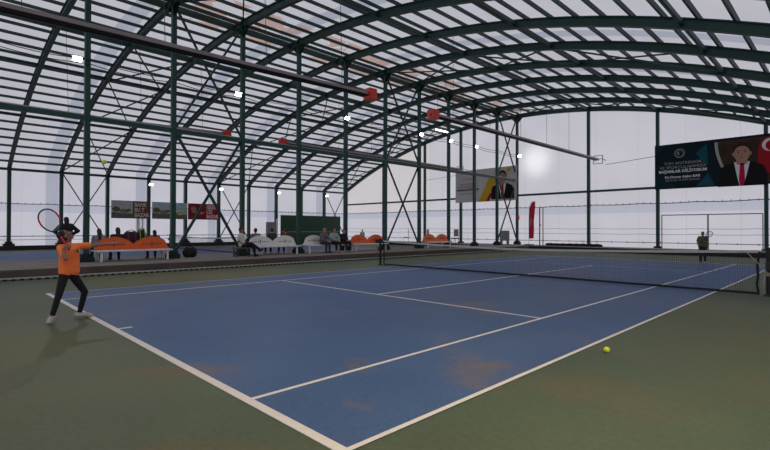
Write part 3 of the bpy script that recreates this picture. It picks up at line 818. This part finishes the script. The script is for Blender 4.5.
bag(XM-.18, 3.72, KH+.43, .62, .34, .74, (40, 22, 38), (120, 30, 66), 'bulky black and plum bag standing on the orange bench')
bag(XM-.2, 4.12, KH+.43, .4, .34, .82, (26, 28, 28), (150, 170, 40), 'black bag with lime green straps behind the orange backrest')
bag(-12.6, 6.15, KH, .62, .4, .46, (20, 20, 22), (30, 30, 32), 'black sports bag on the walkway right of the orange bench')
bag(XM+.32, 17.05, KH+.43, .7, .3, .2, (18, 18, 20), (34, 34, 36), 'flat black bag on the bench just left of the left net post')

# balls
BALL = mat('tennis ball felt', (196, 222, 50), .9, 0, .08, 60)
SEAM = mat('ball seam', (225, 230, 190), .8)
def ball(loc, label):
    t = thing('tennis_ball', label, 'ball', loc, .6, 'tennis balls')
    b = BM(); ell(b, (0, 0, 0), .038, .038, .038, n=24); obj('felt', b, BALL, t, True)
    b = BM(); pts = []
    for i in range(40):
        a = 2*PI*i/40; A, B_ = .75, .25; p = V((A*math.cos(a)+B_*math.cos(3*a), A*math.sin(a)-B_*math.sin(3*a), 2*math.sqrt(A*B_)*math.sin(2*a))).normalized()*.038; pts.append(p)
    tube(b, pts, .0012, 5, True); obj('seam', b, SEAM, t)
ball((5.75, 3.97, .038), 'yellow tennis ball lying on the green floor by the sideline')
BALLPOS = (-1.1, .45, 2.58)

# ------------------------------------------------------------------ people
SKIN = mat('skin', (190, 136, 110), .55, 0, .05, 10)
SKIND = mat('tanned skin', (140, 98, 78), .55, 0, .05, 10)
HAIR = mat('black hair', (22, 18, 17), .6, 0, .2, 30)
HAIRB = mat('brown hair', (64, 44, 32), .6, 0, .2, 30)
HAIRG = mat('grey hair', (120, 116, 110), .7, 0, .2, 30)
LIPS = mat('lips', (150, 78, 70), .5); EYE = mat('eye dark', (20, 16, 14), .3); SCL = mat('eye white', (210, 205, 200), .4)
_cm = {}
def cloth(rgb):
    if rgb not in _cm: _cm[rgb] = mat('cloth %d %d %d' % rgb, rgb, .85, 0, .12, 9)
    return _cm[rgb]

def hand(bm, w, d, n, side, curl=.5, s=1.0):
    """palm and five bent fingers: w wrist, d direction, n palm normal, side +1/-1 puts the thumb"""
    w, d, n = V(w), V(d).normalized(), V(n); n = (n-d*n.dot(d)).normalized(); c = d.cross(n).normalized()*side
    for i, off in enumerate((-.03, -.01, .01, .03)):
        off *= s; base = w+c*off*.6+d*.01*s; k = w+c*off+d*(.088-.006*abs(i-1.6))*s
        cap(bm, base, k, .013*s, .0105*s, 8)
        L = (.062, .074, .07, .055)[3-i]*s; p = k; dd = d.copy(); a = 0
        for j, fr in enumerate((.45, .32, .23)):
            a += curl*(.5+.35*j)+.05*i
            dd = d*math.cos(a)+n*math.sin(a); q = p+dd*L*fr*1.15
            cap(bm, p, q, (.0098-.001*j)*s, (.0088-.001*j)*s, 8); p = q
    tb = w+c*.028*s+d*.025*s; td = (c*.75+d*.65+n*.25).normalized(); t1 = tb+td*.036*s
    td2 = (c*.25+d*.85+n*(.3+.4*curl)).normalized(); t2 = t1+td2*.03*s; t3 = t2+td2*.024*s
    cap(bm, w+c*.012*s+d*.01*s, tb, .014*s, .013*s, 8); cap(bm, tb, t1, .013*s, .011*s, 8); cap(bm, t1, t2, .0105*s, .0095*s, 8); cap(bm, t2, t3, .0095*s, .0075*s, 8)

def head(bm, c, F, U, s=1.0):
    F = V(F).normalized(); U = V(U); U = (U-F*U.dot(F)).normalized(); S = F.cross(U)
    R = Matrix((S, F, U)).transposed()
    ell(bm, V(c)+U*.03*s-F*.008*s, .073*s, .09*s, .083*s, R)
    ell(bm, V(c)-U*.045*s+F*.02*s, .057*s, .065*s, .075*s, R)
    ell(bm, V(c)-U*.095*s+F*.055*s, .03*s, .026*s, .024*s, R)              # chin
    cap(bm, V(c)+U*.015*s+F*.085*s, V(c)-U*.025*s+F*.108*s, .010*s, .016*s, 8)  # nose
    for q in (-1, 1):
        ell(bm, V(c)+S*q*.075*s-F*.005*s-U*.005*s, .012*s, .02*s, .032*s, R, 10)
        ell(bm, V(c)+S*q*.04*s+F*.06*s-U*.03*s, .022*s, .02*s, .022*s, R, 10)
    return S, F, U, R

def facebits(par, c, F, U, s, hm):
    S = V(F).normalized().cross(V(U)).normalized(); F = V(F).normalized(); U = S.cross(F); c = V(c); R = Matrix((S, F, U)).transposed()
    for q in (-1, 1):
        b = BM(); ell(b, c+S*q*.03*s+F*.082*s+U*.012*s, .014*s, .006*s, .007*s, R, 10); e = obj('eye', b, SCL, par, True)
        b = BM(); ell(b, c+S*q*.03*s+F*.087*s+U*.012*s, .0065*s, .003*s, .0065*s, R, 8); obj('iris', b, EYE, e, True)
        b = BM(); cap(b, c+S*q*.016*s+F*.086*s+U*.034*s, c+S*q*.048*s+F*.078*s+U*.034*s, .004*s, .003*s, 6); obj('eyebrow', b, hm, par, True)
    b = BM(); ell(b, c+F*.088*s-U*.055*s, .022*s, .006*s, .006*s, R, 10); obj('mouth', b, LIPS, par, True)

def figure(label, J, top, legs, shoe, skin=SKIN, hair=HAIR, hairstyle='short', sleeve='long', cap_m=None, s=1.0, vox=.016, F=(0, 1, 0), hF=None, hU=(0, 0, 1), root=(0, 0, 0), rz=0, hands=None, leg_bare=False, group=None, scarf=None, slim=1.0, face=True, bulk=1.0, leg=1.0):
    """J: joints in the figure's own frame (faces F). Limb names: sh, el, wr, hip, kn, an, toe with L/R."""
    t = thing('person', label, 'person', root, rz, group)
    F = V(F).normalized(); hF = V(hF or F).normalized()
    j = {k: V(v) for k, v in J.items()}
    R_ = V(j['shR']-j['shL']).normalized()
    b = BM()
    S, hf, hu, HR = head(b, j['head'], hF, hU, s)
    cap(b, j['neck']-V((0, 0, .03)), j['head']-hu*.05*s-hf*.01, .05*s, .048*s)
    cap(b, j['neck']-V((0, 0, .1*s)), j['pelvis'], .085*s*slim, .072*s*slim, 12, (R_, 1.25))
    for q in 'LR':
        cap(b, j['neck']-V((0, 0, .06*s)), j['sh'+q], .05*s, .048*s)
        cap(b, j['sh'+q], j['el'+q], .046*s, .036*s); cap(b, j['el'+q], j['wr'+q], .037*s, .024*s)
        cap(b, j['pelvis'], j['hip'+q], .068*s, .066*s)
        cap(b, j['hip'+q], j['kn'+q], .066*s, .05*s); cap(b, j['kn'+q], j['an'+q], .046*s, .033*s)
        cap(b, j['an'+q], j['an'+q]*.5+j['toe'+q]*.5, .034*s, .03*s)
    hb = BM() if vox > .009 else b
    for q in 'LR':
        hd = (hands or {}).get(q)
        fd = (j['wr'+q]-j['el'+q]).normalized()
        d, n, cu = hd if hd else (fd+F*.2, -R_*(1 if q == 'R' else -1)+V((0, 0, -.6)), .6)
        sd = 1 if q == 'R' else -1
        hand(hb, j['wr'+q]+V(d).normalized()*.012, d, n, sd, cu, s*.98)
    body = melt('body', b, vox, skin, t, 2, hb if vox > .009 else None)
    if face: facebits(body, j['head'], hf, hu, s, hair)
    # top
    B_s = s; s = s*bulk
    b = BM(); sw = (j['shR']-j['shL']).length
    ch = (j['shL']+j['shR'])/2; waist = j['pelvis']+V((0, 0, .02))
    mid = ch.lerp(waist, .45)
    bs = .1*s*slim
    for q in 'LR':
        sg = 1 if q == 'R' else -1
        cap(b, ch+R_*sg*sw*.24-V((0, 0, .05*s)), mid+R_*sg*.075*s*slim, bs, bs*.98); cap(b, mid+R_*sg*.075*s*slim, waist+R_*sg*.07*s*slim, bs*.98, bs*1.08)
        cap(b, ch+R_*sg*.03, j['sh'+q], .066*s, .062*s)
        if sleeve == 'long': cap(b, j['sh'+q], j['el'+q], .064*s, .054*s); cap(b, j['el'+q], j['wr'+q]+(j['el'+q]-j['wr'+q])*.06, .053*s, .04*s)
        elif sleeve == 'short': e = j['sh'+q].lerp(j['el'+q], .62); cap(b, j['sh'+q], e, .064*s, .062*s)
    cap(b, ch-V((0, 0, .06*s)), waist, bs, bs*1.05, 12, (R_, 1.15)); cap(b, j['neck']-V((0, 0, .05*s)), j['neck']-V((0, 0, .02*s)), .062*s, .056*s)
    melt('shirt' if sleeve == 'short' else 'jacket', b, vox, cloth(top), t, 3)
    # trousers
    s = B_s*leg
    b = BM(); 
    for q in 'LR':
        k = .25 if not leg_bare else 0
        cap(b, j['pelvis'], j['hip'+q], .108*s*slim, .1*s*slim); cap(b, j['hip'+q], j['kn'+q], .094*s*slim, .068*s*slim); cap(b, j['kn'+q], j['an'+q].lerp(j['kn'+q], .08), .066*s*slim, .05*s*slim)
    melt('trousers', b, vox, cloth(legs), t, 2)
    s = B_s
    for q in 'LR':
        b = BM(); a, to = j['an'+q], j['toe'+q]; fd = V((to.x-a.x, to.y-a.y, 0)).normalized()
        base = min(to.z, a.z)
        cap(b, a-fd*.04*s+V((0, 0, -.03*s)), a*.5+to*.5+V((0, 0, -.01*s)), .05*s, .049*s, 10); cap(b, a*.5+to*.5+V((0, 0, -.012*s)), to-fd*.02, .048*s, .04*s, 10); cap(b, a, a-V((0, 0, .03)), .042*s, .042*s, 10)
        sh = melt('shoe', b, max(.008, vox*.7), cloth(shoe), t, 2)
    # hair
    b = BM(); c = j['head']
    def hd_(u, f_, s_): return c+hu*u*s+hf*f_*s+S*s_*s
    if hair is not None:
        ell(b, hd_(.05, -.022, 0), .082*s, .09*s, .078*s, HR); ell(b, hd_(0, -.045, 0), .078*s, .062*s, .085*s, HR)
        if hairstyle in ('long', 'loose'):
            cap(b, hd_(.0, -.06, 0), j['neck']-F*.06*s-V((0, 0, .06)), .07*s, .055*s, 12, (R_, 1.3))
            if hairstyle == 'loose': cap(b, j['neck']-F*.06*s-V((0, 0, .06)), j['neck']-F*.1*s-V((0, 0, .24)), .06*s, .04*s, 12, (R_, 1.6))
        if hairstyle == 'bun': ell(b, hd_(.06, -.11, 0), .04*s, .04*s, .04*s)
        if hairstyle == 'braid':
            ell(b, hd_(-.03, -.105, 0), .062*s, .062*s, .066*s)
            p = [hd_(-.02, -.1, 0), hd_(-.1, -.14, 0), j['neck']-F*.13+V((0, 0, -.12)), j['neck']-F*.15+V((0, 0, -.2)), j['neck']-F*.15+V((0, 0, -.29)), j['neck']-F*.14+V((0, 0, -.35))]
            rr = [.05, .036, .028, .024, .02, .012]
            for i in range(5):
                cap(b, p[i], p[i+1], rr[i], rr[i+1])
                for w in (.3, .7): ell(b, p[i].lerp(p[i+1], w)+S*(.012 if w < .5 else -.012), rr[i]*1.1, rr[i]*1.1, rr[i]*1.1)
        melt('hair', b, max(.008, vox*.7), hair, t, 1)
    if cap_m:
        b = BM(); ell(b, hd_(.065, -.01, 0), .09*s, .1*s, .062*s, HR); cap(b, hd_(.05, .08, 0), hd_(.04, .15, 0), .02*s, .012*s, 10, (S, 3.2)); melt('cap', b, .01, cap_m, t, 1)
    return t

def seated(label, loc, rz, top, legs, shoe=(150, 150, 150), lean=.0, spread=.14, feet=.0, arms='lap', hgt=1.0, seat=.43, **kw):
    """seated figure, seat top at z=seat above loc, facing local +Y"""
    h = hgt; p = V((0, 0, seat+.1*h)); tilt = lean
    up = V((0, math.sin(tilt), math.cos(tilt)))
    ch = p+up*.44*h
    J = dict(pelvis=p, neck=ch+up*.07*h, head=ch+up*.2*h+V((0, .03, .02)), shL=ch+V((-.19*h, 0, 0)), shR=ch+V((.19*h, 0, 0)))
    kw.setdefault('bulk', 1.22); kw.setdefault('leg', 1.1)
    for q, s in (('L', -1), ('R', 1)):
        J['hip'+q] = p+V((s*.09*h, .02, -.01))
        J['kn'+q] = V((s*spread, .44*h, seat+.07))
        J['an'+q] = V((s*(spread+.01), .42*h+feet, .08)); J['toe'+q] = V((s*(spread+.05), .57*h+feet, .045))
        if arms == 'lap':
            J['el'+q] = ch+V((s*.23*h, .06, -.27*h)); J['wr'+q] = V((s*.07, .27*h+.05, seat+.22))
        elif arms == 'knees':
            J['el'+q] = ch+V((s*.24*h, .14, -.24*h)); J['wr'+q] = V((s*.06, .4*h, seat+.2))
        else:
            J['el'+q] = ch+V((s*.24*h, -.04, -.26*h)); J['wr'+q] = V((s*.26*h, .12, seat+.06+.1))
    if arms == 'crossleg':
        J['anR'] = V((-.1, .8, .3)); J['toeR'] = V((-.12, .93, .34)); J['knR'] = V((.02, .44, seat+.16))
    return figure(label, J, top, legs, shoe, root=loc, rz=rz, s=h, hands={'L': ((.35, .9, -.2), (.3, 0, -1), .5), 'R': ((-.35, .9, -.2), (-.3, 0, -1), .5)}, **kw)

FACE_US, FACE_AWAY = -PI/2, PI/2     # local +Y -> world +X / -X
SX, SA = XM+.36, XM-.18
# facing away on the far seats
seated('person with long dark hair and pale grey top seated behind the orange bench, leftmost', (XM-.2, 2.62, KH), FACE_AWAY, (150, 150, 154), (30, 30, 34), (40, 40, 40), hair=HAIRB, hairstyle='loose', hgt=.92)
seated('person in black jacket with long dark hair seated behind the orange backrest', (XM-.2, 3.26, KH), FACE_AWAY, (26, 22, 24), (24, 24, 28), (20, 20, 20), hair=HAIR, hairstyle='loose', hgt=.98)
seated('person with dark ponytail and grey jacket seated at the right end of the orange bench', (XM-.2, 4.62, KH), FACE_AWAY, (104, 108, 114), (22, 22, 26), (30, 30, 32), hair=HAIR, hairstyle='long', hgt=.86)
seated('man in grey-green jacket seen from behind, seated by the white bench', (XM-.2, 9.25, KH), FACE_AWAY, (108, 114, 112), (28, 30, 34), hair=HAIR, hgt=.97, lean=.1)
seated('man in dark olive jacket seen from behind over the white bench', (XM-.2, 10.14, KH), FACE_AWAY, (48, 50, 44), (24, 24, 26), hair=HAIR, hgt=.97, lean=.1)
seated('person in dark red jacket seen from behind over the white bench', (XM-.2, 10.9, KH), FACE_AWAY, (112, 20, 34), (24, 24, 26), hair=HAIRB, hgt=.95)
# facing the near court
seated('man in white shirt and black trousers seated at the column with one leg stretched out', (XM+.78, 8.0, KH), FACE_US+.75, (206, 206, 206), (20, 20, 24), (24, 24, 26), arms='crossleg', sleeve='short', hair=HAIR, hgt=1.0, skin=SKIND, lean=-.12, feet=.12)
seated('man in grey jacket and light cap seated on the white bench, leaning forward', (SX, 12.82, KH), FACE_US, (104, 102, 100), (56, 56, 60), (22, 22, 22), cap_m=cloth((150, 140, 124)), hair=HAIRG, lean=.16, arms='knees', spread=.1)
seated('person in pale blue-grey jacket seated in the middle of the three on the white bench', (SX, 13.5, KH), FACE_US, (150, 166, 170), (20, 20, 24), (190, 180, 176), hair=HAIRB, hairstyle='long', arms='knees', lean=.1, feet=.06)
seated('boy in black jacket and black trousers seated at the right end of the white bench', (SX, 14.22, KH), FACE_US, (18, 20, 24), (18, 18, 22), (170, 170, 172), hair=HAIR, arms='lap', hgt=.92, feet=.02)

def standing(label, loc, rz, top, legs, shoe, h=1.0, arms='down', **kw):
    J = dict(pelvis=(0, 0, .92*h), neck=(0, 0, 1.45*h), head=(0, .015, 1.6*h), shL=(-.17*h, 0, 1.39*h), shR=(.17*h, 0, 1.39*h))
    for q, s in (('L', -1), ('R', 1)):
        J['hip'+q] = (s*.09*h, 0, .88*h); J['kn'+q] = (s*.1*h, .02, .49*h); J['an'+q] = (s*.11*h, 0, .08*h); J['toe'+q] = (s*.13*h, .16*h, .04*h)
        if arms == 'down': J['el'+q] = (s*.23*h, -.02, 1.12*h); J['wr'+q] = (s*.23*h, .06, .87*h)
        else: J['el'+q] = (s*.25*h, .03, 1.12*h); J['wr'+q] = (s*.06*h, .24*h, 1.2*h)
    kw.setdefault('bulk', 1.2); kw.setdefault('leg', 1.15)
    if arms == 'akimbo':
        for q, s in (('L', -1), ('R', 1)): J['el'+q] = (s*.4*h, -.06, 1.17*h); J['wr'+q] = (s*.2*h, .08, 1.0*h)
    return figure(label, J, top, legs, shoe, root=loc, rz=rz, s=h, **kw)
standing('person in dark jacket with dark hair standing on the walkway behind the serving player', (-13.3, 1.72, KH), FACE_AWAY+.2, (22, 36, 40), (22, 24, 28), (30, 30, 30), h=.98, hair=HAIR, hairstyle='long', arms='akimbo', bulk=1.35)
standing('child in white top walking on the farther court near the far wall', (-27.5, 29.6, 0), 0.9, (170, 172, 176), (40, 42, 48), (60, 60, 60), h=.88, hair=HAIR)
standing('child in olive shirt with racket and pink shoes at the far baseline', (2.84, 23.9, 0), PI-.15, (82, 84, 66), (30, 34, 46), (226, 84, 96), h=.85, bulk=1.35, leg=1.3, hair=HAIRB, arms='up', sleeve='short', skin=SKIND, hands={'L': ((.6, .5, .4), (.2, 1, 0), 1.1), 'R': ((-.6, .5, .5), (-.2, 1, 0), 1.1)})

def racket(label, grip, tip, nrm, frame_m, s=1.0, a=.175, bb=.132, grp=None):
    """grip: butt end, tip: centre of the head"""
    grip, tip = V(grip), V(tip); D = (tip-grip).normalized(); n = V(nrm); n = (n-D*n.dot(D)).normalized(); C = D.cross(n)
    t = thing('tennis_racket', label, 'racket', tuple(grip)); T = tip-grip
    P = lambda u, v: T+D*u+C*v
    b = BM(); tube(b, [P(a*math.cos(2*PI*i/36), bb*math.sin(2*PI*i/36)*(1+.06*math.cos(2*PI*i/36))) for i in range(36)], .011*s, 8, True); fr = obj('frame', b, frame_m[0], t, True)
    for q in (-1, 1):
        b = BM(); tube(b, [P(a*math.cos(z), q*bb*math.sin(z)*(1+.06*math.cos(z))) for z in [1.0+.12*i for i in range(8)]], .0122*s, 8); obj('frame_stripe', b, frame_m[1], fr, True)
    b = BM()
    for q in (-1, 1): tube(b, [P(-a*.88, q*bb*.45), P(-a*1.25, q*.035), P(-a*1.6, q*.012)], .010*s, 8)
    obj('throat', b, frame_m[0], t, True)
    b = BM()
    for i in range(-7, 8):
        v = i*bb/8; u = a*math.sqrt(1-(v/bb)**2); tube(b, [P(-u, v), P(u, v)], .0011, 4)
    for i in range(-8, 9):
        u = i*a/9; v = bb*math.sqrt(1-(u/a)**2); tube(b, [P(u, -v), P(u, v)], .0011, 4)
    obj('strings', b, mat('strings', (180, 180, 180), .5), t)
    b = BM(); tube(b, [V((0, 0, 0)), P(-a*1.55, 0)], .015*s, 10); obj('handle', b, frame_m[2], t, True)
    return t
BLK = mat('racket black', (18, 18, 20), .35); PNK = mat('racket pink', (214, 34, 84), .4); OVG = mat('racket grip', (200, 40, 80), .7)
racket('small dark racket held up by the child at the far baseline', (2.82, 23.66, .98), (3.14, 23.66, 1.34), (0, 1, .1), (BLK, BLK, BLK), 1.0, .15, .115)

# the serving girl, built in world coordinates relative to her root
GX, GY = -1.35, -.42
def G3(dy, z, dx=0): return (dx, dy, z)
GJ = dict(head=(.02, -.03, 1.42), neck=(.01, .015, 1.305), shR=(.10, -.11, 1.225), shL=(-.02, .16, 1.24), elR=(.28, -.07, 1.05), wrR=(.24, -.10, 1.215),
          elL=(-.06, .41, 1.25), wrL=(-.06, .64, 1.27), pelvis=(.02, .03, .80), hipR=(.06, -.05, .76), hipL=(-.02, .09, .75), knR=(.12, -.13, .46), anR=(.12, -.22, .115), toeR=(.24, -.29, .045),
          knL=(-.05, .27, .45), anL=(-.08, .2, .09), toeL=(-.03, .38, .042))
girl = figure('girl in bright orange shirt and black leggings serving, arm stretched forward, looking up', GJ, (255, 124, 62), (12, 12, 14), (168, 164, 158), skin=SKIND, hair=HAIR, hairstyle='braid', sleeve='short', s=.93, vox=.0085, F=(.8, .6, 0), hF=(.2, .66, .72), hU=(0, -.72, .66), root=(GX, GY, 0), slim=1.0, leg=.86, hands={'R': ((0, .93, .35), (-1, 0, 0), 1.05), 'L': ((.05, .97, .12), (0, -.1, 1), .22)})

# racket, emblem on the shirt, tossed ball, hair tie
racket('black and pink tennis racket raised behind the head of the player in orange', (GX+.211, GY-.005, 1.193), (GX+.25, GY-.28, 1.67), (1, .1, .15), (BLK, PNK, OVG), 1.0, .19, .14)
shp = [c for c in girl.children if c.name.startswith('shirt')][0]
b = BM(); ell(b, V((.055, .09, 1.17))+V((.8, .6, 0))*.075, .022, .026, .03, None, 12); em = obj('emblem', b, mat('green emblem', (40, 96, 66), .6), girl, True)
b = BM(); ell(b, V((.055, .09, 1.17))+V((.8, .6, 0))*.09, .012, .014, .017, None, 12); obj('emblem_centre', b, mat('emblem yellow', (214, 190, 60), .6), em, True)
ball((GX+.2, GY+.49, 2.69), 'yellow tennis ball tossed high in the air above the server')

# ------------------------------------------------------------------ light and sky
w = bpy.data.worlds.new('overcast sky'); sc.world = w; w.use_nodes = True
nt = w.node_tree; bg = nt.nodes['Background']
tc = nt.nodes.new('ShaderNodeTexCoord'); sp = nt.nodes.new('ShaderNodeSeparateXYZ'); r = nt.nodes.new('ShaderNodeValToRGB')
nt.links.new(tc.outputs['Generated'], sp.inputs[0]); nt.links.new(sp.outputs['Z'], r.inputs['Fac']); nt.links.new(r.outputs['Color'], bg.inputs['Color'])
r.color_ramp.elements[0].position = 0; r.color_ramp.elements[0].color = (1.0, .99, 1.0, 1)
r.color_ramp.elements[1].position = 1; r.color_ramp.elements[1].color = (.90, .92, .97, 1)
bg.inputs['Strength'].default_value = .86

def spot(loc, target, power, size, blend, col=(1, .97, .92), rad=.1):
    l = bpy.data.lights.new('spot_beam', 'SPOT'); l.energy = power; l.spot_size = size; l.spot_blend = blend; l.color = col; l.shadow_soft_size = rad
    o = bpy.data.objects.new('spot_beam', l); COL.objects.link(o); o.location = loc
    o.rotation_euler = (V(target)-V(loc)).to_track_quat('-Z', 'Y').to_euler()
spot((XM+1.6, YE-2.0, 7.2), (XM+1.6, YE, 7.2), 420, 1.5, 1)
for k in (0, 2, 4, 6): spot((XM+.6, fy(k)-.2, 7.6), (0, fy(k)+2, 0), 350, 1.7, .8)

spot((8.2, .6, 5.2), (6.8, 2.4, 0), 950, 2.3, 1, (1, .76, .42), .5)
spot((2.5, -4.5, 8.2), (-.5, .5, 1), 260, 1.5, 1, (1, .86, .68), .3)  # added fill spot with no fixture, brightens the serving girl
# ------------------------------------------------------------------ camera
cam = bpy.data.cameras.new('camera'); co = bpy.data.objects.new('camera', cam); COL.objects.link(co); sc.camera = co
yaw, pitch, roll, F_ = .792546, .0091628, .0021106, 466.42
f = V((-math.sin(yaw)*math.cos(pitch), math.cos(yaw)*math.cos(pitch), math.sin(pitch)))
r_ = V((math.cos(yaw), math.sin(yaw), 0)); u = r_.cross(f)
r2 = r_*math.cos(roll)+u*math.sin(roll); u2 = -r_*math.sin(roll)+u*math.cos(roll)
co.matrix_world = Matrix.Translation((7.96585, -2.11799, 1.54019)) @ Matrix((r2, u2, -f)).transposed().to_4x4()
cam.sensor_width = 36; cam.lens = F_*36/770; cam.clip_start = .05; cam.clip_end = 400
sc.view_settings.view_transform = 'Standard'
